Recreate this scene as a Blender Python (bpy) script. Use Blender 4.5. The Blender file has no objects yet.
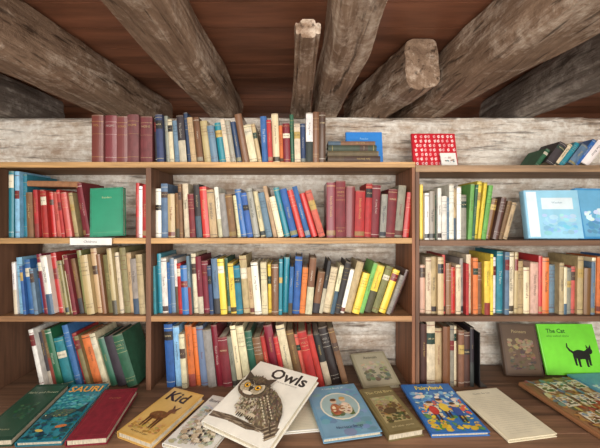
import bpy, math, random
from mathutils import Matrix, Vector, noise
random.seed(7)
S=bpy.context.scene
ZE=1.45           # eye height
def lin(c):
    r=[]
    for v in c[:3]:
        v=max(0,min(255,v))/255
        r.append(v/12.92 if v<=.04045 else ((v+.055)/1.055)**2.4)
    return (r[0],r[1],r[2],1)
# ------------------------------------------------------------ materials
def newmat(n):
    m=bpy.data.materials.new(n); m.use_nodes=True
    nt=m.node_tree; return m,nt,nt.nodes['Principled BSDF']
def mapped(nt,scale,rot=(0,0,0)):
    tc=nt.nodes.new('ShaderNodeTexCoord'); mp=nt.nodes.new('ShaderNodeMapping')
    mp.inputs['Scale'].default_value=scale; mp.inputs['Rotation'].default_value=rot
    nt.links.new(tc.outputs['Object'],mp.inputs['Vector']); return mp.outputs['Vector']
def noise_n(nt,vec,scale,detail=4,rough=.6,dist=0):
    n=nt.nodes.new('ShaderNodeTexNoise'); n.inputs['Scale'].default_value=scale
    n.inputs['Detail'].default_value=detail; n.inputs['Roughness'].default_value=rough
    n.inputs['Distortion'].default_value=dist
    nt.links.new(vec,n.inputs['Vector']); return n.outputs['Fac']
def ramp(nt,fac,stops):
    r=nt.nodes.new('ShaderNodeValToRGB'); e=r.color_ramp.elements
    e[0].position=stops[0][0]; e[0].color=lin(stops[0][1]); e[1].position=stops[-1][0]; e[1].color=lin(stops[-1][1])
    for p,c in stops[1:-1]:
        x=e.new(p); x.color=lin(c)
    nt.links.new(fac,r.inputs['Fac']); return r.outputs['Color']
def mixc(nt,mode,fac,a,b):
    m=nt.nodes.new('ShaderNodeMix'); m.data_type='RGBA'; m.blend_type=mode
    if isinstance(fac,(int,float)): m.inputs[0].default_value=fac
    else: nt.links.new(fac,m.inputs[0])
    nt.links.new(a,m.inputs[6]); nt.links.new(b,m.inputs[7]); return m.outputs[2]
def bump(nt,h,strength,dist,bsdf):
    b=nt.nodes.new('ShaderNodeBump'); b.inputs['Strength'].default_value=strength; b.inputs['Distance'].default_value=dist
    nt.links.new(h,b.inputs['Height']); nt.links.new(b.outputs['Normal'],bsdf.inputs['Normal'])
def attrmat(name,scale,lo,hi,rough,nscale=1,bs=.15,bd=.001,spec=.5):
    m,nt,b=newmat(name)
    a=nt.nodes.new('ShaderNodeAttribute'); a.attribute_name='Col'
    v=mapped(nt,scale); n=noise_n(nt,v,nscale,5,.65)
    c=ramp(nt,n,[(.25,(lo,lo,lo)),(.75,(hi,hi,hi))])
    nt.links.new(mixc(nt,'MULTIPLY',1,a.outputs['Color'],c),b.inputs['Base Color'])
    b.inputs['Roughness'].default_value=rough; b.inputs['Specular IOR Level'].default_value=spec
    bump(nt,n,bs,bd,b); return m
CLOTH=attrmat('book_cloth',(60,60,35),190,255,.62)
PAPER=attrmat('book_pages',(500,30,60),170,250,.85)
GLOSS=attrmat('book_jacket',(14,14,14),228,255,.3,bs=.02)
WOODX=attrmat('wood_grain_x',(2.5,45,45),130,255,.6,bs=.3)
WOODZ=attrmat('wood_grain_z',(45,45,2.5),130,255,.6,bs=.3)
CEIL=attrmat('ceiling_board_stain',(2,14,14),130,255,.38,bs=.25)
def math_n(nt,op,a,b=None,c=None):
    m=nt.nodes.new('ShaderNodeMath'); m.operation=op
    for i,x in enumerate((a,b,c)):
        if x is None: continue
        if isinstance(x,(int,float)): m.inputs[i].default_value=x
        else: nt.links.new(x,m.inputs[i])
    return m.outputs[0]
def whitewash(name,scale,wood,wash,lo=.47,hi=.55,bs=.6,crack=.8):
    """old brown timber with flaking limewash on top and dark drying cracks"""
    m,nt,b=newmat(name)
    v=mapped(nt,scale); grain=noise_n(nt,v,1.3,8,.7,.5)
    v2=mapped(nt,(6,6,6)); big=noise_n(nt,v2,1.0,7,.72,.3)
    fine=noise_n(nt,mapped(nt,(45,45,45)),1.0,5,.7)
    mask=math_n(nt,'ADD',math_n(nt,'MULTIPLY',grain,.35),math_n(nt,'ADD',math_n(nt,'MULTIPLY',big,.45),math_n(nt,'MULTIPLY',fine,.2)))
    mk=ramp(nt,mask,[(lo,(0,0,0)),(hi,(255,255,255))])
    cw=ramp(nt,grain,[(.3,wood[0]),(.7,wood[1])]); cl=ramp(nt,fine,[(.3,wash[0]),(.7,wash[1])])
    c=mixc(nt,'MIX',mk,cw,cl)
    n3=noise_n(nt,mapped(nt,tuple(s*1.9 for s in scale)),1.6,5,.55,.3)
    cr=ramp(nt,n3,[(.33,(70,54,44)),(.42,(255,255,255))])
    nt.links.new(mixc(nt,'MULTIPLY',crack,c,cr),b.inputs['Base Color'])
    b.inputs['Roughness'].default_value=.9; b.inputs['Specular IOR Level'].default_value=.2
    h=math_n(nt,'ADD',mask,math_n(nt,'MULTIPLY',n3,.6))
    bump(nt,h,bs,.03,b); return m
BEAM=whitewash('whitewashed_beam',(18,1.6,18),[(100,78,62),(158,132,110)],[(168,148,130),(204,188,170)],.49,.60,.6,.7)
LOGW=whitewash('whitewashed_log',(1.8,10,20),[(164,140,120),(206,186,164)],[(216,204,190),(242,236,226)],.40,.54,.9,.6)
GREYB=whitewash('grey_weathered_beam',(16,1.8,16),[(92,82,74),(130,118,108)],[(146,136,126),(176,166,156)],.50,.62,.6,.6)
# ------------------------------------------------------------ mesh builder
class B:
    def __init__(s): s.v=[];s.f=[];s.c=[];s.m=[]
    def add(s,vs,fs,col,mi=0,M=None):
        o=len(s.v)
        for p in vs:
            p=Vector(p); s.v.append(M@p if M else p)
        L=lin(col)
        for f in fs: s.f.append([i+o for i in f]); s.c.append(L); s.m.append(mi)
    def box(s,x0,x1,y0,y1,z0,z1,col,mi=0,M=None):
        s.add([(x0,y0,z0),(x1,y0,z0),(x1,y1,z0),(x0,y1,z0),(x0,y0,z1),(x1,y0,z1),(x1,y1,z1),(x0,y1,z1)],
          [(0,3,2,1),(4,5,6,7),(0,1,5,4),(1,2,6,5),(2,3,7,6),(3,0,4,7)],col,mi,M)
    def make(s,name,mats,M=None,smooth=False,bevel=0):
        me=bpy.data.meshes.new(name); me.from_pydata([tuple(p) for p in s.v],[],s.f)
        a=me.color_attributes.new('Col','FLOAT_COLOR','CORNER')
        flat=[]
        for f,c in zip(s.f,s.c): flat.extend(list(c)*len(f))
        a.data.foreach_set('color',flat)
        for m in mats: me.materials.append(m)
        me.polygons.foreach_set('material_index',s.m)
        if smooth: me.polygons.foreach_set('use_smooth',[True]*len(s.f))
        me.update(); o=bpy.data.objects.new(name,me); S.collection.objects.link(o)
        if M: o.matrix_world=M
        if bevel:
            b=o.modifiers.new('bevel','BEVEL'); b.width=bevel; b.segments=2
        return o
_tc={}
def word(t):
    if t in _tc: return _tc[t]
    cu=bpy.data.curves.new('t','FONT'); cu.body=t; cu.resolution_u=2; cu.align_x='CENTER'; cu.align_y='CENTER'
    if t.startswith('*'): cu.body=t[1:]; cu.offset=.022
    ob=bpy.data.objects.new('t',cu); S.collection.objects.link(ob)
    dg=bpy.context.evaluated_depsgraph_get(); me=ob.evaluated_get(dg).to_mesh()
    vs=[tuple(v.co) for v in me.vertices]; fs=[tuple(p.vertices) for p in me.polygons]
    ob.evaluated_get(dg).to_mesh_clear(); bpy.data.objects.remove(ob); bpy.data.curves.remove(cu)
    xs=[v[0] for v in vs]; ys=[v[1] for v in vs]
    cx=(min(xs)+max(xs))/2; cy=(min(ys)+max(ys))/2
    r=([(v[0]-cx,v[1]-cy,0) for v in vs],fs,max(xs)-min(xs),max(ys)-min(ys)); _tc[t]=r; return r
WORDS=['The River','A Journey North','North Woods','History','The Garden','Tales and Legends','A Long Road','Letters of a','Sea Stories','Winter in the','The Old Mill','Essays','Travels','Harvest','Birds of the','Stories','The Farm','My Country','Chronicles of the']
SH=['VOL I','WESTON','SONGS','HOME','NOVELS','LIFE OF']
def jit(c,a=9): 
    k=random.uniform(-a,a); return tuple(max(0,min(255,v+k+random.uniform(-a/2,a/2))) for v in c)
def lum(c): return .3*c[0]+.6*c[1]+.1*c[2]
def mix(a,b,f): return tuple(x+(y-x)*f for x,y in zip(a,b))
# book: x thickness, y depth (spine at y=0 facing -y), z height
def book(b,w,h,D,col,M,deco=True,plain=False):
    bul=min(.004,w*.16); n=6; t=min(.0028,w*.15)
    ci=2 if random.random()<.3 else 0
    out=[(0,D)]+[(w*i/n,bul*(1-math.sin(math.pi*i/n))-bul*.0) for i in range(n+1)]+[(w,D)]
    inn=[(t,D)]+[(t+(w-2*t)*i/n,t+bul*(1-math.sin(math.pi*i/n))) for i in range(n+1)]+[(w-t,D)]
    N=len(out); vs=[]
    for z in (0,h):
        vs+=[(x,y,z) for x,y in out]+[(x,y,z) for x,y in inn]
    fs=[]
    for i in range(N-1):
        fs.append((i,i+1,2*N+i+1,2*N+i))
        fs.append((N+i+1,N+i,3*N+i,3*N+i+1))
        fs.append((2*N+i,2*N+i+1,3*N+i+1,3*N+i)); fs.append((i+1,i,N+i,N+i+1))
    fs+= [(0,2*N,3*N,N),(N-1,2*N-1,4*N-1,3*N-1)]
    b.add(vs,fs,col,ci,M)
    pc=jit(random.choice([(214,200,170),(226,216,194),(196,178,144),(205,190,160)]),6)
    b.box(t*.9,w-t*.9,bul+t,D-.004,.003,h-.004,pc,1,M)
    if not deco: return
    L=lum(col)
    tc=random.choice([(205,175,100),(214,196,140),(225,220,205)]) if L<120 else random.choice([(60,45,40),(40,50,70),(120,40,35),(40,40,40)])
    tc=mix(tc,col,.25)
    def strip(z0,z1,c,off=.0003):
        v=[];
        for z in (z0,z1):
            v+=[(w*i/n,bul*(1-math.sin(math.pi*i/n))-off,z) for i in range(n+1)]
        b.add(v,[(i,i+1,n+2+i,n+1+i) for i in range(n)],c,ci,M)
    def text(s,zc,vert,size,c,maxl):
        vs_,fs_,W_,H_=word(s)
        if vert: k=min(size/H_,maxl/W_); R=Matrix(((0,k,0,w/2),(0,0,0,-.0007),(-k,0,0,zc),(0,0,0,1)))
        else: k=min(size/H_,w*.74/W_); R=Matrix(((k,0,0,w/2),(0,0,0,-.0007),(0,k,0,zc),(0,0,0,1)))
        b.add(vs_,fs_,c,0,M@R)
    if random.random()<.5:
        strip(0,h*.02,mix(col,(120,100,80),.5),.0002); strip(h*.975,h,mix(col,(150,135,110),.5),.0002)
    k=random.random()
    if plain:
        text(random.choice(SH),h*.78,False,.008,tc,0); strip(h*.86,h*.866,tc); strip(h*.12,h*.126,tc); strip(h*.6,h*.604,tc); return
    if k<.28:
        c2=random.choice([(40,35,35),(120,35,35),(35,60,50),(225,215,190),(190,160,90),(80,60,50)])
        a=random.uniform(.55,.75); e=random.uniform(.1,.2); strip(h*a,h*(a+e),c2)
        text(random.choice(SH),h*(a+e/2),False,.009,(215,195,150) if lum(c2)<120 else (60,50,45),0)
        strip(h*.08,h*.09,tc); strip(h*.93,h*.94,tc)
    elif k<.42:
        c2=jit(random.choice([(200,190,165),(70,90,110),(150,60,50),(90,80,60),(60,60,60)])); a=random.uniform(.2,.5); strip(0,h*a,c2)
        text(random.choice(WORDS),h*.68,True,min(.008,w*.35),tc,h*.4)
    elif k<.75:
        text(random.choice(WORDS),h*random.uniform(.5,.62),True,min(.009,w*.4),tc,h*.5)
        if random.random()<.5: strip(h*.05,h*.06,tc); strip(h*.93,h*.945,tc)
        if random.random()<.4: strip(h*.04,h*.13,jit((tc[0]*.8,tc[1]*.8,tc[2]*.8)))
    elif k<.93:
        text(random.choice(SH),h*.8,False,.009,tc,0); text(random.choice(SH),h*.74,False,.007,tc,0)
        text(random.choice(SH),h*.12,False,.007,tc,0)
        strip(h*.87,h*.876,tc); strip(h*.66,h*.666,tc); strip(h*.17,h*.175,tc)
P=dict(M=(120,36,46),R=(184,48,46),K=(204,96,84),B=(52,102,166),N=(44,60,98),T=(42,128,144),G=(46,96,72),L=(116,176,90),C=(226,212,176),
 W=(236,232,222),Y=(236,206,74),O=(218,120,58),b=(190,166,124),w=(128,90,62),g=(146,140,130),k=(48,44,46),s=(104,128,150),v=(134,128,82),
 a=(142,196,228),d=(80,56,46),m=(124,66,66),p=(216,168,150))
PM=275.0
def px(u): return (u-300)/PM
def seg(b,x0,x1,cols,top,base,l0,l1,y0=.012,jw=.42,jh=7,deco=True,plain=False):
    n=len(cols); X0=px(x0); X1=px(x1)
    ws=[random.uniform(1-jw,1+jw) for _ in cols]
    hs=[(218-top-random.uniform(-jh,jh))/PM-base for _ in cols]
    ss=[math.radians(l0+(l1-l0)*i/max(1,n-1)) for i in range(n)]
    gaps=[0]*n
    for i in range(1,n):
        if ss[i]<ss[i-1]: gaps[i]=min(hs[i],hs[i-1])*(math.tan(ss[i-1])-math.tan(ss[i]))
    tot=sum(w/math.cos(s) for w,s in zip(ws,ss)); k=(X1-X0-sum(gaps)-.0006*n)/tot
    x=X0
    for i in range(n):
        x+=gaps[i]; w=ws[i]*k; s=ss[i]; xl=x; xr=x+w/math.cos(s)
        h=hs[i]*math.cos(s)**.5 if abs(s)<.3 else hs[i]
        y=y0+random.uniform(0,.024); D=min(.15,max(.1,h*.68))
        if s<=0: M=Matrix.Translation((xl,y,ZE+base))@Matrix.Rotation(s,4,'Y')
        else: M=Matrix.Translation((xr,y,ZE+base))@Matrix.Rotation(s,4,'Y')@Matrix.Translation((-w,0,0))
        book(b,w,h,D,jit(P[cols[i]]),M,deco,plain); x=xr+.0006
Z1,Z2,Z3,Z4=.2014,-.072,-.3525,-.62
Z1R=.190
BM=[CLOTH,PAPER,GLOSS]
def row(segs):
    b=B()
    for s in segs: seg(b,*s)
    b.make('row_of_books',BM)
row([(91,150,'mmmmm',115,Z1,0,0,.012,.05,1,True,True)])
row([(153,262,'kNgCskNbwbsTCgNwCb',118,Z1,-2,-11),(262,306,'BRCOMGCN',118,Z1,-3,-1),(306,326,'Wwd',113,Z1,0,0,.012,.2,3)])
row([(541,596,'GkCTsBW',138,Z1R,36,38,.03)])
row([(8,23,'TaT',172,Z2,0,-1,.012,.3,3)])
row([(26,48,'wRKR',191,Z2,-2,-4,.012,.3,2),(48,75,'RKRKb',191,Z2,-5,-9,.012,.3,2)])
row([(80,90,'MM',181,Z2,-9,-10,.012,.3,2)])
row([(134,146,'RWR',188,Z2,0,0)])
row([(153,240,'WsbwwCMkRbWgwC',188,Z2,0,-7),(240,326,'BBgCsbCTBRBRK',190,Z2,-8,-17),(327,346,'MM',183,Z2,0,0,.012,.2,3),(346,386,'MRRMg',189,Z2,1,3),(386,409,'MgR',188,Z2,4,6)])
row([(422,468,'YWgGWWsWbWg',190,Z2-.008,0,0),(468,488,'LGYYL',182,Z2-.008,3,8,.012,.3,3),(488,508,'wdwb',199,Z2-.008,11,15,.012,.3,3)])
row([(12,42,'WaBBsB',263,Z3,-3,-8),(42,82,'MWRbvCMw',258,Z3,-8,-10),(82,145,'vbbwvbCvbgb',254,Z3,-8,-4)])
row([(153,262,'TTWBsWRBsCMMNsYGYTbbW',261,Z3,-2,-5),(262,312,'CYwTTBBOw',262,Z3,-2,5),(312,394,'wkCCkWbYLYvYgd',267,Z3,9,21)])
row([(422,474,'pCbbKwRCgRC',261,Z3,0,0),(474,484,'Ow',258,Z3,0,0),(485,520,'YYWTsCb',255,Z3,0,1),(520,635,'bCpROsbCgKbwsCOCbBKpC',262,Z3,0,2)])
row([(40,138,'WkwGTBRvOCGkG',331,Z4,-12,-17)])
row([(166,350,'BaCOOsgMMgCCGwRMRCwKRRkkw',331,Z4,-3,-15)])
row([(422,476,'dCbwgCwdk',328,Z4,0,0)])
# ------------------------------------------------------------ cover books
class Art:
    def __init__(s,b,w,L,z): s.b=b;s.w=w;s.L=L;s.z=z+.0004
    def _z(s): s.z+=.000012; return s.z
    def poly(s,pts,c):
        z=s._z(); s.b.add([(x*s.w,y*s.L,z) for x,y in pts],[tuple(range(len(pts)))],c,2)
    def rect(s,x0,y0,x1,y1,c): s.poly([(x0,y0),(x1,y0),(x1,y1),(x0,y1)],c)
    def ell(s,cx,cy,rx,ry,c,rot=0,n=18):
        z=s._z(); r=math.radians(rot); v=[]
        for i in range(n):
            a=2*math.pi*i/n; x=rx*s.w*math.cos(a); y=ry*s.w*math.sin(a)
            v.append((cx*s.w+x*math.cos(r)-y*math.sin(r),cy*s.L+x*math.sin(r)+y*math.cos(r),z))
        s.b.add(v,[tuple(range(n))],c,2)
    def text(s,t,cx,cy,h,c,wmax=.86):
        v,f,W,H=word(t); k=min(h*s.L/H,wmax*s.w/W); z=s._z()
        s.b.add([(cx*s.w+p[0]*k,cy*s.L+p[1]*k,z) for p in v],f,c,2)
    def paint(s,x0,y0,x1,y1,bands,n,sz=.03,seed=1,rot=20):
        """painted scene: strokes, colours chosen by height band"""
        r=random.Random(seed)
        for _ in range(n):
            x=r.uniform(x0,x1);y=r.uniform(y0,y1); t=(y-y0)/(y1-y0)+.25*noise.noise(Vector((x*4,y*4,seed)))
            i=max(0,min(len(bands)-1,int(t*len(bands)))); c=r.choice(bands[i]); q=r.uniform(.5,1.3)*sz
            c=tuple(v+r.uniform(-14,14) for v in c)
            s.ell(min(max(x,x0+q),x1-q),y,q,q*r.uniform(.35,.8),c,r.uniform(-rot,rot),7)
def cover_book(name,w,L,t,col,art,M,gloss=True):
    b=B(); mi=2 if gloss else 0; c=.0022
    b.box(0,w,0,L,0,c,col,mi); b.box(0,w,0,L,t-c,t,col,mi)
    v=[];n=5
    for y in (0,L):
        for i in range(n+1):
            a=math.pi*i/n; v.append((-.003*math.sin(a),y,t/2-math.cos(a)*t/2))
    b.add(v,[(i,n+1+i,n+2+i,i+1) for i in range(n)]+[tuple(range(n+1)),tuple(range(2*n+1,n,-1))],col,mi)
    b.box(.001,w-.004,.004,L-.004,c,t-c,(222,210,184),1)
    art(Art(b,w,L,t)); return b.make(name,BM,M)
HZ=.60
def cxy(u,v):
    d=320*HZ/(v-218); return Vector(((u-300)*d/320,d-1.15,0))
def flat(name,nl,nr,L,t,col,art,tilt=3,z=0,w=None,gloss=True):
    a=cxy(*nl); c=cxy(*nr); d=c-a; w=w or d.length; yaw=math.atan2(d.y,d.x)
    M=Matrix.Translation((a.x,a.y,ZE+Z4+.0005+z))@Matrix.Rotation(yaw,4,'Z')@Matrix.Rotation(math.radians(tilt),4,'X')
    return cover_book(name,w,L,t,col,art,M,gloss)
def a_green(A):
    A.rect(.07,.05,.93,.95,(62,100,80)); A.rect(.08,.055,.92,.945,(38,78,60)); A.text('Field and Forest',.5,.82,.06,(190,195,165)); A.paint(.25,.32,.75,.62,[[(56,96,74)],[(70,112,86),(44,80,62)]],60,.05,3); A.text('J. Weston',.5,.15,.035,(170,175,140))
def a_saur(A):
    A.rect(.02,.02,.98,.98,(44,134,152))
    A.paint(.03,.03,.97,.76,[[(24,70,84),(36,96,100)],[(40,110,120),(60,140,140)],[(70,160,172),(96,180,186)]],260,.06,2)
    A.ell(.46,.42,.34,.13,(34,62,70),12); A.ell(.48,.43,.3,.09,(70,96,84),12); A.ell(.16,.36,.12,.09,(44,74,76),-20); A.poly([(.75,.45),(.93,.6),(.95,.42)],(34,62,70))
    A.paint(.25,.36,.7,.48,[[(150,150,100),(60,84,74)],[(90,110,90)]],50,.03,6); A.ell(.12,.38,.015,.015,(240,230,180)); A.ell(.72,.2,.13,.05,(206,120,62),10); A.ell(.3,.14,.1,.04,(220,190,90),-12)
    A.text('*SAURI',.52,.87,.12,(244,176,80)); 
def a_crim(A):
    A.text('Heritage',.5,.78,.045,(176,110,76)); A.rect(.09,.06,.91,.064,(150,60,58)); A.rect(.09,.93,.91,.934,(150,60,58)); A.rect(.09,.06,.1,.934,(150,60,58)); A.rect(.9,.06,.91,.934,(150,60,58))
def a_kid(A):
    A.rect(.05,.03,.95,.97,(218,180,106)); A.paint(.08,.12,.92,.3,[[(176,136,76),(198,158,90)],[(206,168,100),(190,146,80)]],90,.05,4)
    A.text('*Kid',.45,.82,.2,(58,36,24))
    A.ell(.48,.42,.24,.14,(128,84,48),8); A.paint(.3,.35,.66,.47,[[(110,70,40)],[(150,104,64),(128,84,48)]],40,.03,5); A.ell(.7,.54,.1,.075,(118,76,44),30); A.poly([(.72,.58),(.83,.66),(.78,.56)],(90,56,34)); A.poly([(.66,.56),(.6,.66),(.7,.6)],(90,56,34)); A.poly([(.58,.42),(.7,.4),(.74,.52),(.64,.56)],(124,80,46)); A.ell(.78,.52,.045,.03,(140,96,60))
    for x in (.3,.38,.56,.63): A.poly([(x,.18),(x+.035,.18),(x+.06,.38),(x-.01,.38)],(96,60,36))
    A.text('the story of a goat',.5,.08,.035,(80,54,36))
def a_sheep(A):
    A.rect(.02,.02,.98,.98,(234,232,226)); A.paint(.06,.04,.94,.76,[[(190,190,160),(206,204,180)],[(214,212,196),(196,198,176)],[(216,222,222),(200,210,214)]],200,.06,8); A.text('Border Flocks',.5,.87,.075,(70,74,86))
    r=random.Random(3)
    for i in range(30):
        y=.66-.56*i/30; x=r.uniform(.14,.82); s=1+(.66-y)*.8
        for k in range(4): A.ell(x+r.uniform(-.03,.03)*s,y+r.uniform(-.012,.012)*s,.045*s,.034*s,r.choice([(238,230,212),(222,208,184),(204,188,160),(180,160,130)]),r.uniform(-30,30),9)
        for k in (-.03,.03): A.rect(x+k*s,y-.045*s,x+k*s+.01,y-.015*s,(80,70,60))
        A.ell(x+.06*s,y+.02*s,.022*s,.028*s,(66,58,54),20,9)
def a_owl(A):
    A.rect(.01,.01,.99,.99,(242,238,226)); A.text('*Owls',.62,.875,.17,(48,42,40),.72); A.text('THEIR LIFE AND BEHAVIOUR',.6,.765,.02,(120,110,100))
    r=random.Random(5); asp=A.w/A.L
    def strokes(cx,cy,rx,ry,rot,n,pal,sz,ang,thin=.42):
        ca,sa=math.cos(math.radians(rot)),math.sin(math.radians(rot)); pts=[]
        while len(pts)<n:
            x=r.uniform(-1,1);y=r.uniform(-1,1)
            if x*x+y*y<1: pts.append((x,y))
        pts.sort(key=lambda p:p[0]-p[1]*.3,reverse=True)
        for x,y in pts:
            X=x*rx;Y=y*ry; A.ell(cx+X*ca-Y*sa,cy+(X*sa+Y*ca)*asp,sz*r.uniform(.7,1.3),sz*thin,tuple(v+r.uniform(-10,10) for v in r.choice(pal)),ang+r.uniform(-14,14),7)
    A.poly([(.02,.08),(.3,.11),(.6,.1),(.97,.18),(.97,.24),(.6,.17),(.3,.18),(.02,.15)],(104,88,72))
    for i in range(60): x=r.uniform(.04,.92); A.ell(x,.13+(x-.5)*.06*(x>.5)+r.uniform(-.025,.025),.05,.006,r.choice([(70,58,48),(140,122,100),(160,144,122)]),r.uniform(0,10),6)
    A.poly([(.68,.32),(.9,.06),(.98,.14),(.88,.4)],(110,94,78))
    for i in range(12): A.ell(.76+.016*i,.31-.018*i,.085,.01,(180,164,138) if i%2 else (84,70,58),48,8)
    # body: even brown-grey with soft scallops
    A.ell(.55,.41,.37,.25,(124,106,88),-32)
    strokes(.55,.41,.36,.24,-32,420,[(158,140,116),(140,122,100),(124,106,86),(108,92,76),(176,158,132)],.026,-62)
    strokes(.38,.34,.18,.15,-50,160,[(212,200,178),(196,182,156),(178,162,136)],.026,-80)
    for i in range(46): A.ell(.27+r.uniform(0,.24),.24+r.uniform(0,.2),.02,.0055,(104,88,72),r.uniform(-30,5),6)
    A.ell(.7,.43,.27,.115,(92,78,64),-40); strokes(.7,.43,.27,.115,-40,220,[(96,80,66),(84,70,58),(118,100,80),(136,118,96)],.026,-50)
    for j in range(3):
        for i in range(9): A.ell(.57+.033*i-.02*j,.5-.028*i-.035*j,.018,.01,(206,192,166),-40,7)
    for i in range(10): A.ell(.66+.026*i,.36-.021*i,.095,.012,(76,64,54) if i%2 else (150,134,110),-50,8)
    # head
    A.ell(.3,.56,.235,.2,(104,88,72)); strokes(.3,.575,.23,.19,0,240,[(120,104,84),(104,88,72),(138,120,98),(90,76,62)],.018,80)
    A.poly([(.1,.6),(.05,.75),(.21,.68)],(76,62,52)); A.poly([(.38,.68),(.54,.75),(.49,.6)],(76,62,52))
    for cx in (.205,.385):
        A.ell(cx,.54,.105,.12,(66,54,46)); A.ell(cx,.54,.095,.11,(196,182,156))
        for j in (.08,.06):
            for i in range(26):
                a=2*math.pi*i/26; A.ell(cx+j*math.cos(a)*.85,.54+j*math.sin(a)*asp,.022,.005,r.choice([(178,162,134),(210,198,174),(160,142,116)]),math.degrees(a),6)
        A.ell(cx,.545,.05,.05,(44,36,32)); A.ell(cx,.545,.043,.043,(236,176,50)); A.ell(cx,.545,.023,.023,(12,12,12)); A.ell(cx+.01,.553,.007,.007,(250,250,245))
    A.poly([(.09,.63),(.2,.595),(.285,.56),(.275,.6),(.2,.635)],(60,50,44)); A.poly([(.5,.63),(.39,.595),(.305,.56),(.315,.6),(.39,.635)],(60,50,44))
    A.poly([(.262,.54),(.328,.54),(.32,.5),(.295,.468),(.27,.5)],(44,40,38)); A.ell(.295,.445,.08,.03,(232,222,204),0,10)
    for x in (.42,.57):
        A.ell(x+.02,.205,.055,.04,(200,186,160),0,10)
        for k in range(3): A.ell(x-.01+.03*k,.175,.011,.035,(50,42,38),0,8)
def a_ring(A):
    A.rect(.03,.03,.97,.97,(122,162,188)); A.paint(.04,.04,.96,.96,[[(110,150,178)],[(128,168,192)],[(118,158,184)]],60,.09,11); A.ell(.5,.54,.37,.37,(232,226,208)); A.ell(.5,.54,.34,.34,(166,190,190))
    A.paint(.28,.36,.72,.46,[[(96,112,76),(120,130,84)],[(140,140,96)]],50,.05,2)
    A.ell(.4,.47,.1,.15,(176,104,74)); A.ell(.6,.48,.1,.16,(226,208,184)); A.paint(.33,.38,.68,.56,[[(150,90,66),(226,208,184)],[(190,130,90),(236,222,196)]],40,.035,7); A.ell(.41,.63,.06,.06,(224,190,160)); A.ell(.59,.65,.06,.06,(226,194,166)); A.ell(.41,.66,.06,.04,(110,76,50)); A.ell(.59,.68,.06,.04,(206,164,90))
    A.text('Nursery Songs',.5,.13,.055,(52,64,96)); A.text('A Little Book of',.5,.92,.035,(236,238,230))
def a_brown(A):
    A.rect(.05,.04,.95,.96,(128,116,80)); A.rect(.12,.2,.88,.76,(172,156,112)); A.paint(.13,.21,.87,.75,[[(84,86,54),(100,96,60)],[(140,116,76),(110,88,60),(160,130,90)],[(186,174,130),(170,162,122)]],170,.06,13); A.ell(.45,.42,.2,.12,(92,74,52),5); A.ell(.66,.52,.09,.08,(110,88,60)); A.text('The Old Barn',.5,.86,.065,(222,204,144)); A.text('and other stories',.5,.11,.035,(205,190,145))
def a_grey(A):
    A.rect(.06,.05,.94,.95,(170,162,138)); A.paint(.14,.18,.86,.7,[[(110,108,88),(128,124,100)],[(146,140,116),(120,114,94)],[(176,168,142)]],120,.06,14); A.text('Animals',.5,.83,.08,(80,74,60))
def a_comic(A):
    A.rect(.02,.02,.98,.98,(60,122,192)); A.paint(.04,.04,.96,.78,[[(232,198,70),(216,176,64),(90,150,90)],[(234,218,184),(70,130,196),(220,110,80),(244,214,90)],[(110,170,220),(150,200,230),(240,236,220)]],230,.055,9,60)
    for x,y,c in ((.3,.4,(206,60,56)),(.52,.45,(244,210,80)),(.72,.36,(56,90,166))):
        A.ell(x,y,.085,.12,c); A.ell(x,y+.13,.06,.06,(238,196,160)); A.ell(x,y+.16,.06,.035,(90,60,40)); A.rect(x-.05,y-.2,x-.015,y-.08,(60,50,60)); A.rect(x+.015,y-.2,x+.05,y-.08,(60,50,60))
    A.text('*Fairyland',.5,.87,.11,(246,222,96)); 
def a_page(A):
    A.rect(.02,.02,.98,.98,(236,228,202)); A.text('Notes for the',.5,.9,.035,(120,110,90))
    for i in range(20): A.rect(.12,.08+.038*i,.88 if i%5 else .6,.083+.038*i,(186,178,156))
def a_col(A):
    A.rect(.02,.02,.98,.98,(160,120,84)); A.paint(.04,.04,.96,.96,[[(130,90,60),(190,150,90)],[(210,180,110),(110,120,80),(180,90,60)],[(220,200,160),(140,150,130),(200,150,80)],[(150,110,80),(110,140,150)]],300,.06,12,90)
    r=random.Random(2)
    for i in range(9): x=.14+.3*(i%3);y=.15+.28*(i//3); A.rect(x,y,x+.22,y+.18,(232,222,196)); A.paint(x+.01,y+.01,x+.21,y+.17,[[(120,90,60),(90,110,70)],[(180,150,110),(140,160,170)]],26,.03,20+i)
def a_plainb(A): A.rect(.04,.04,.96,.96,(110,176,214)); A.paint(.1,.1,.9,.6,[[(90,150,196)],[(140,200,226),(220,235,240)]],60,.07,5)
def a_none(A): A.paint(.15,.3,.85,.7,[[(150,120,110),(120,140,150)],[(200,180,160)]],20,.08,5)
flat('green_clothbound_book',(-30,441),(12,439),.245,.02,(34,76,58),a_green,6,gloss=False)
flat('dinosaur_picture_book',(16,440),(62,438),.245,.014,(36,114,134),a_saur,7)
flat('crimson_clothbound_book',(66,440),(107,437),.22,.02,(138,28,48),a_crim,5,gloss=False)
flat('goat_kid_storybook',(118,431),(151,443),.215,.02,(214,170,92),a_kid,5)
flat('sheep_picture_book',(163,440),(207,452),.235,.012,(232,230,222),a_sheep,1.5)
flat('owl_picture_book',(203,427),(266,457),.28,.02,(240,236,224),a_owl,13.5,z=.021,w=.232)
flat('magazine',(282,428),(332,424),.19,.008,(236,234,226),a_page,1)
flat('nursery_song_book',(324,440),(382,432),.225,.014,(112,154,182),a_ring,5,z=.009)
flat('farm_storybook',(389,435),(424,429),.2,.022,(118,104,68),a_brown,6)
flat('animal_storybook',(364,386),(400,382),.155,.016,(156,148,122),a_grey,24)
flat('comic_annual',(432,431),(490,429),.235,.012,(54,112,186),a_comic,4)
flat('open_notebook',(509,436),(557,430),.225,.01,(236,226,196),a_page,3)
flat('photo_album',(602,434),(662,425),.27,.014,(150,104,70),a_col,3)
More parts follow.
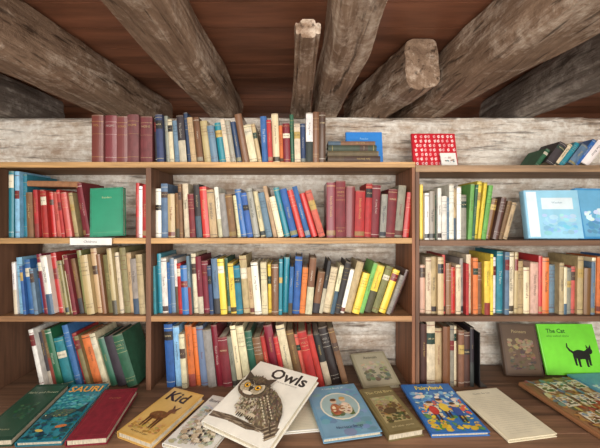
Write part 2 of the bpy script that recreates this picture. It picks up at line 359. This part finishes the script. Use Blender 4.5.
flat('blue_pamphlet',(614,397),(652,395),.17,.008,(96,160,196),a_plainb,2)
# ---- books standing cover-out
def face(name,x,y,z,w,h,t,col,art,tilt=80,yaw=0,roll=0,gloss=True):
    M=Matrix.Translation((x,y,ZE+z))@Matrix.Rotation(math.radians(yaw),4,'Z')@Matrix.Rotation(math.radians(tilt),4,'X')@Matrix.Rotation(math.radians(roll),4,'Z')
    return cover_book(name,w,h,t,col,art,M,gloss)
def a_red(A):
    A.rect(.03,.03,.97,.97,(200,34,48)); r=random.Random(4)
    for i in range(9):
        for j in range(7):
            x=.08+.105*i+r.uniform(-.02,.02); y=.09+.135*j; A.poly([(x-.03,y+.02),(x+.02,y+.05),(x+.035,y-.02),(x-.01,y-.05)],r.choice([(240,225,220),(228,170,170),(236,214,210)])); A.ell(x+.01,y,.014,.012,(170,24,40),0,6)
def a_blue(A): A.rect(.04,.03,.96,.97,(46,130,210)); A.text('Reader',.5,.8,.06,(150,195,230))
def a_sky(A):
    A.rect(.03,.03,.97,.97,(150,204,228)); A.rect(.03,.03,.22,.97,(224,236,242)); A.rect(.3,.6,.88,.84,(218,232,238)); A.text('Weather',.59,.74,.04,(110,146,170)); A.paint(.28,.1,.92,.5,[[(130,188,218),(150,204,228)],[(166,212,232)]],50,.07,4)
def a_teal(A): A.rect(.05,.04,.95,.96,(36,136,102)); A.text('Readers',.5,.8,.04,(170,180,130)); A.rect(.1,.08,.9,.085,(110,160,120))
def a_cat(A):
    A.rect(.02,.02,.98,.98,(120,218,58)); k=(18,22,18)
    def q(x,y): return (.34+x*.62,.06+y*.66)
    def pl(p): A.poly([q(*a) for a in p],k)
    def el(x,y,rx,ry,rot=0): a=q(x,y); A.ell(a[0],a[1],rx*.62,ry*.62,k,rot)
    el(.52,.5,.24,.12,-8); el(.47,.5,.16,.13); el(.77,.6,.095,.085); el(.68,.54,.1,.08,40); pl([(.7,.68),(.71,.8),(.77,.7)]); pl([(.77,.7),(.84,.8),(.84,.66)])
    for x,y in ((.3,.2),(.4,.16),(.62,.16),(.7,.2)):
        pl([(x,y),(x+.055,y),(x+.075,.5),(x-.02,.5)]); el(x+.035,y,.035,.02)
    pl([(.33,.5),(.2,.6),(.14,.72),(.16,.84),(.19,.84),(.185,.73),(.25,.64),(.38,.56)])
    A.text('*The Cat',.3,.86,.09,(40,90,34)); A.text('who walked alone',.32,.76,.045,(60,120,40))
def a_dk(A):
    A.rect(.05,.04,.95,.96,(92,72,56)); A.paint(.14,.12,.86,.68,[[(70,56,44),(92,74,56)],[(120,98,72),(84,66,50)],[(140,120,92)]],120,.06,6); A.text('Pioneers',.5,.84,.06,(180,160,116))
face('red_patterned_book',px(419),.075,Z1R+.001,.165,.135,.016,(190,32,46),a_red,78)
face('small_white_booklet',px(446),.045,Z1R+.001,.055,.055,.006,(235,232,225),a_none,72)
face('blue_reader_book',px(350),.1,Z1+.001,.14,.135,.014,(46,130,210),a_blue,80)
face('green_reader_book',px(89)+.012,.018,Z2+.001,.115,.178,.02,(36,130,98),a_teal,84,yaw=5,roll=3,gloss=False)
face('blue_weather_book',px(531),.05,Z2-.007,.19,.18,.03,(150,202,228),a_sky,80,yaw=-4)
face('blue_weather_book',px(584),.035,Z2-.007,.17,.19,.02,(70,146,200),a_plainb,80,yaw=8)
face('brown_storybook',.805,.115,Z4+.001,.145,.195,.02,(78,60,48),a_dk,72,roll=-2)
face('green_cat_book',.972,.115,Z4+.001,.225,.19,.012,(120,218,58),a_cat,72)
# horizontal stack
b=B(); z=ZE+Z1+.0005
for w,h,D,c in ((.022,.19,.13,(76,56,46)),(.018,.185,.13,(100,86,60)),(.02,.175,.125,(64,74,58)),(.014,.17,.12,(126,88,62))):
    book(b,w,h,D-.05,c,Matrix.Translation((px(327)+random.uniform(0,.006),.006,z+w))@Matrix.Rotation(math.pi/2,4,'Y')); z+=w+.0006
b.make('stack_of_books',BM)
b=B()
book(b,.02,.19,.12,(160,112,76),Matrix.Translation((px(25.5),.02,ZE+(218-187.5)/PM+.026))@Matrix.Rotation(math.radians(91),4,'Y'),False)
b.make('flat_brown_book',BM)
# ------------------------------------------------------------ bookcase
LT=(218,170,112); DK=(122,86,64); D2=(108,76,58)
b=B(); XL=-1.085; XA=(148.5-300)/278; XB=(415-300)/278; XR=1.3; y1=.2
def shelf(x0,x1,zt,t,col,edge=None):
    b.box(x0,x1,.004,y1,ZE+zt-t,ZE+zt,col,0); b.box(x0,x1,-.001,.004,ZE+zt-t,ZE+zt,edge or col,0)
v=.0095
b.box(XL-.02,XL,0,y1,ZE+Z4,ZE+Z1-.02,DK,1)
b.box(XA-v,XA+v,0,y1,ZE+Z4,ZE+Z1-.02,(126,86,62),1)
b.box(XB-.011,XB+.001,0,y1,ZE+Z4,ZE+Z1-.02,(160,104,70),1)
b.box(XB+.002,XB+.016,0,y1,ZE+Z4,ZE+Z1R-.02,DK,1)
b.box(XR,XR+.02,0,y1,ZE+Z4,ZE+Z1R-.02,DK,1)
shelf(XL-.02,XB+.001,Z1,.02,(168,122,80),LT)
shelf(XB+.002,XR+.02,Z1R,.024,(168,130,98),(180,144,108))
for z in (Z2,Z3):
    shelf(XL,XA-v,z,.02,(160,114,76),LT if z==Z2 else (196,144,98)); shelf(XA+v,XB-.011,z,.02,(160,114,76),LT if z==Z2 else (202,150,100))
    shelf(XB+.016,XR,z-.008 if z==Z2 else z,.02,D2,(128,94,70))
b.make('bookcase',[WOODX,WOODZ],bevel=.0015)
# black bookend
b=B(); x=px(479)+.004; b.box(x,x+.004,.02,.14,ZE+Z4,ZE+Z4+.2,(30,30,32),0); b.box(x,x+.03,.02,.14,ZE+Z4,ZE+Z4+.002,(30,30,32),0)
b.make('metal_bookend',[GLOSS])
# shelf label
b=B(); b.box(px(75),px(116),-.012,.01,ZE+Z2+.0002,ZE+Z2+.001,(232,230,224),0); b.box(px(75),px(116),-.0125,-.012,ZE+Z2-.024,ZE+Z2+.001,(232,230,224),0)
M=Matrix(((.012,0,0,px(95)),(0,0,0,-.0129),(0,.012,0,ZE+Z2-.012),(0,0,0,1)))
vv,ff,_,_=word('Childrens'); b.add(vv,ff,(90,90,100),0,M); b.make('paper_shelf_label',[GLOSS])
# counter
b=B(); zc=ZE+Z4; yf=-.36
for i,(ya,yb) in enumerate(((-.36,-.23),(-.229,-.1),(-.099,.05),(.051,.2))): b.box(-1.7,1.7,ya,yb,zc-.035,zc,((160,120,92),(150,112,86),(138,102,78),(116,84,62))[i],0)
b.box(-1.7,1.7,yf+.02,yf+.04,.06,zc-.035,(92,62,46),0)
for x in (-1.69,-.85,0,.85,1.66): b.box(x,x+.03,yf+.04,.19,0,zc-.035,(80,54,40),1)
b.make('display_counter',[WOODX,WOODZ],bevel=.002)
# ------------------------------------------------------------ room
def rough(name,sections,mat,amp=.006,seed=0):
    """hewn timber; sections list of (x0,x1,y,z0,z1)"""
    vs=[];fs=[];K=8;rings=[]
    n=70
    for k in range(n+1):
        t=k/n*(len(sections)-1); i=min(int(t),len(sections)-2); f=t-i
        s=[a+(c-a)*f for a,c in zip(sections[i],sections[i+1])]
        x0,x1,y,z0,z1=s; ring=[]
        pts=[(x0+(x1-x0)*j/K,z0) for j in range(K)]+[(x1,z0+(z1-z0)*j/K) for j in range(K)]+[(x1+(x0-x1)*j/K,z1) for j in range(K)]+[(x0,z1+(z0-z1)*j/K) for j in range(K)]
        cxm=(x0+x1)/2; czm=(z0+z1)/2; wob=noise.noise(Vector((seed*3.1,y*2.2,0)))*amp*2
        for x,z in pts:
            q=Vector((x*14,y*4,z*14+seed)); d=noise.noise(q)*amp*1.7+noise.noise(q*3.1)*amp*.9
            rx=(x-cxm)/(x1-x0)*2; rz=(z-czm)/(z1-z0)*2; e=max(0,abs(rx)+abs(rz)-1.6)
            x2=x+wob*(1-(z-z0)/(z1-z0)*.5)-rx*e*.026+d*(1 if abs(rx)>.99 else 0)*(1 if rx>0 else -1); z2=z-rz*e*.026+(d if rz<-.99 else 0)
            ring.append(len(vs)); vs.append((x2,y,ZE+z2))
        rings.append(ring)
    m=len(rings[0])
    for a,c in zip(rings,rings[1:]):
        for j in range(m): fs.append((a[j],a[(j+1)%m],c[(j+1)%m],c[j]))
    fs.append(tuple(rings[0])); fs.append(tuple(reversed(rings[-1])))
    me=bpy.data.meshes.new(name); me.from_pydata(vs,[],fs); me.materials.append(mat); me.update()
    o=bpy.data.objects.new(name,me); S.collection.objects.link(o); return o
HB=.437; HC=.61
rough('ceiling_beam',[(-1.10,-.92,-2.2,HB,HC),(-.94,-.78,-.4,HB,HC),(-.86,-.66,.5,HB,HC)],BEAM,seed=1)
rough('ceiling_beam',[(-.44,-.29,-2.2,HB,HC),(-.41,-.29,.5,HB,HC)],BEAM,seed=2)
rough('ceiling_beam',[(.10,.23,-2.2,HB,HC),(.06,.175,.5,HB,HC)],BEAM,seed=3)
rough('ceiling_beam',[(.66,.90,-2.2,HB,HC),(.53,.72,-.3,HB,HC),(.44,.60,.5,HB,HC)],BEAM,seed=4)
rough('ceiling_beam',[(.98,1.12,-2.2,HB,HC),(.93,1.05,.5,HB,HC)],GREYB,seed=5)
rough('ceiling_beam',[(-1.5,-1.3,-2.2,HB,HC),(-1.4,-1.22,.5,HB,HC)],GREYB,seed=6)
rough('cut_beam_stub',[(.35,.465,-.07,HB,HC-.005),(.215,.36,.45,HB,HC-.005)],BEAM,seed=7)
rough('cut_beam_stub',[(-.008,.045,-.386,.43,.475),(-.05,.045,.45,HB,HB+.06)],BEAM,amp=.003,seed=8)
# ceiling planks
b=B(); y=-2.3; i=0
while y<.72:
    k=random.uniform(-14,14); x=-1.8
    b.box(-1.8,1.8,y,y+.118,ZE+HC,ZE+HC+.02,(148+k,96+k*.7,70+k*.6),0); y+=.121
b.box(-1.8,1.8,-2.3,.72,ZE+HC+.021,ZE+HC+.04,(30,20,16),0)
b.make('ceiling',[CEIL])
# log wall
def logwall():
    nx,nz=320,260; vs=[];fs=[]; top=ZE+.435
    for j in range(nz+1):
        z=top*j/nz
        for i in range(nx+1):
            x=-1.75+3.5*i/nx; zz=z+.012*noise.noise(Vector((x*1.7,0,int((top-z)/.19))))
            t=((top-zz)/.19)%1; pr=.020*(1-math.sqrt(max(0,1-(2*t-1)**4)))+ (.012 if t<.05 or t>.95 else 0)
            q=Vector((x*3,z*16,0)); cr=noise.noise(Vector((x*1.4+5,z*26,3))); 
            y=.216+pr+.010*noise.noise(q)+.006*noise.noise(q*2.7)+.003*noise.noise(Vector((x*30,z*40,0)))+(.006 if abs(cr)<.03 else 0)
            vs.append((x,max(.2035,y),z))
    for j in range(nz):
        for i in range(nx):
            a=j*(nx+1)+i; fs.append((a,a+1,a+nx+2,a+nx+1))
    o=len(vs); base=nz*(nx+1)
    for i in range(nx+1): vs.append((-1.75+3.5*i/nx,.46,top))
    for i in range(nx): fs.append((base+i,base+i+1,o+i+1,o+i))
    me=bpy.data.meshes.new('wall_back'); me.from_pydata(vs,[],fs); me.materials.append(LOGW)
    me.polygons.foreach_set('use_smooth',[True]*len(fs)); me.update()
    ob=bpy.data.objects.new('wall_back',me); S.collection.objects.link(ob)
logwall()
b=B(); b.box(-1.8,1.8,.72,.76,1.6,ZE+HC+.04,(120,76,54),0); b.make('wall_eaves',[CEIL])
b=B(); b.box(-1.8,-1.76,-2.3,.72,0,ZE+HC,(176,162,142),0); b.make('wall_left',[WOODX])
b=B(); b.box(1.76,1.8,-2.3,.72,0,ZE+HC,(176,162,142),0); b.make('wall_right',[WOODX])
b=B(); y=-2.3
while y<.7: b.box(-1.8,1.8,y,y+.14,-.02,0,(156,122,92),0); y+=.142
b.make('floor',[WOODX])
# ------------------------------------------------------------ light
def area(n,loc,rot,sx,sy,p,c):
    l=bpy.data.lights.new(n,'AREA'); l.shape='RECTANGLE'; l.size=sx; l.size_y=sy; l.energy=p; l.color=c
    o=bpy.data.objects.new(n,l); o.location=loc; o.rotation_euler=[math.radians(a) for a in rot]; S.collection.objects.link(o)
area('window_light',(.3,-2.25,1.35),(94,0,0),3.0,1.1,60,(1,.965,.91))
area('ceiling_lamp_light',(0,-.95,1.98),(32,0,0),1.8,.4,16,(1,.94,.85))
w=bpy.data.worlds.new('w'); S.world=w; w.use_nodes=True
w.node_tree.nodes['Background'].inputs[0].default_value=(1,.98,.95,1); w.node_tree.nodes['Background'].inputs[1].default_value=1.5
S.view_settings.view_transform='Standard'
cd=bpy.data.cameras.new('camera'); cam=bpy.data.objects.new('camera',cd); S.collection.objects.link(cam)
cam.location=(0,-1.15,ZE); cam.rotation_euler=(math.pi/2,0,0); cd.lens=19.2; cd.sensor_width=36; cd.shift_y=-.01; cd.clip_start=.01
S.camera=cam
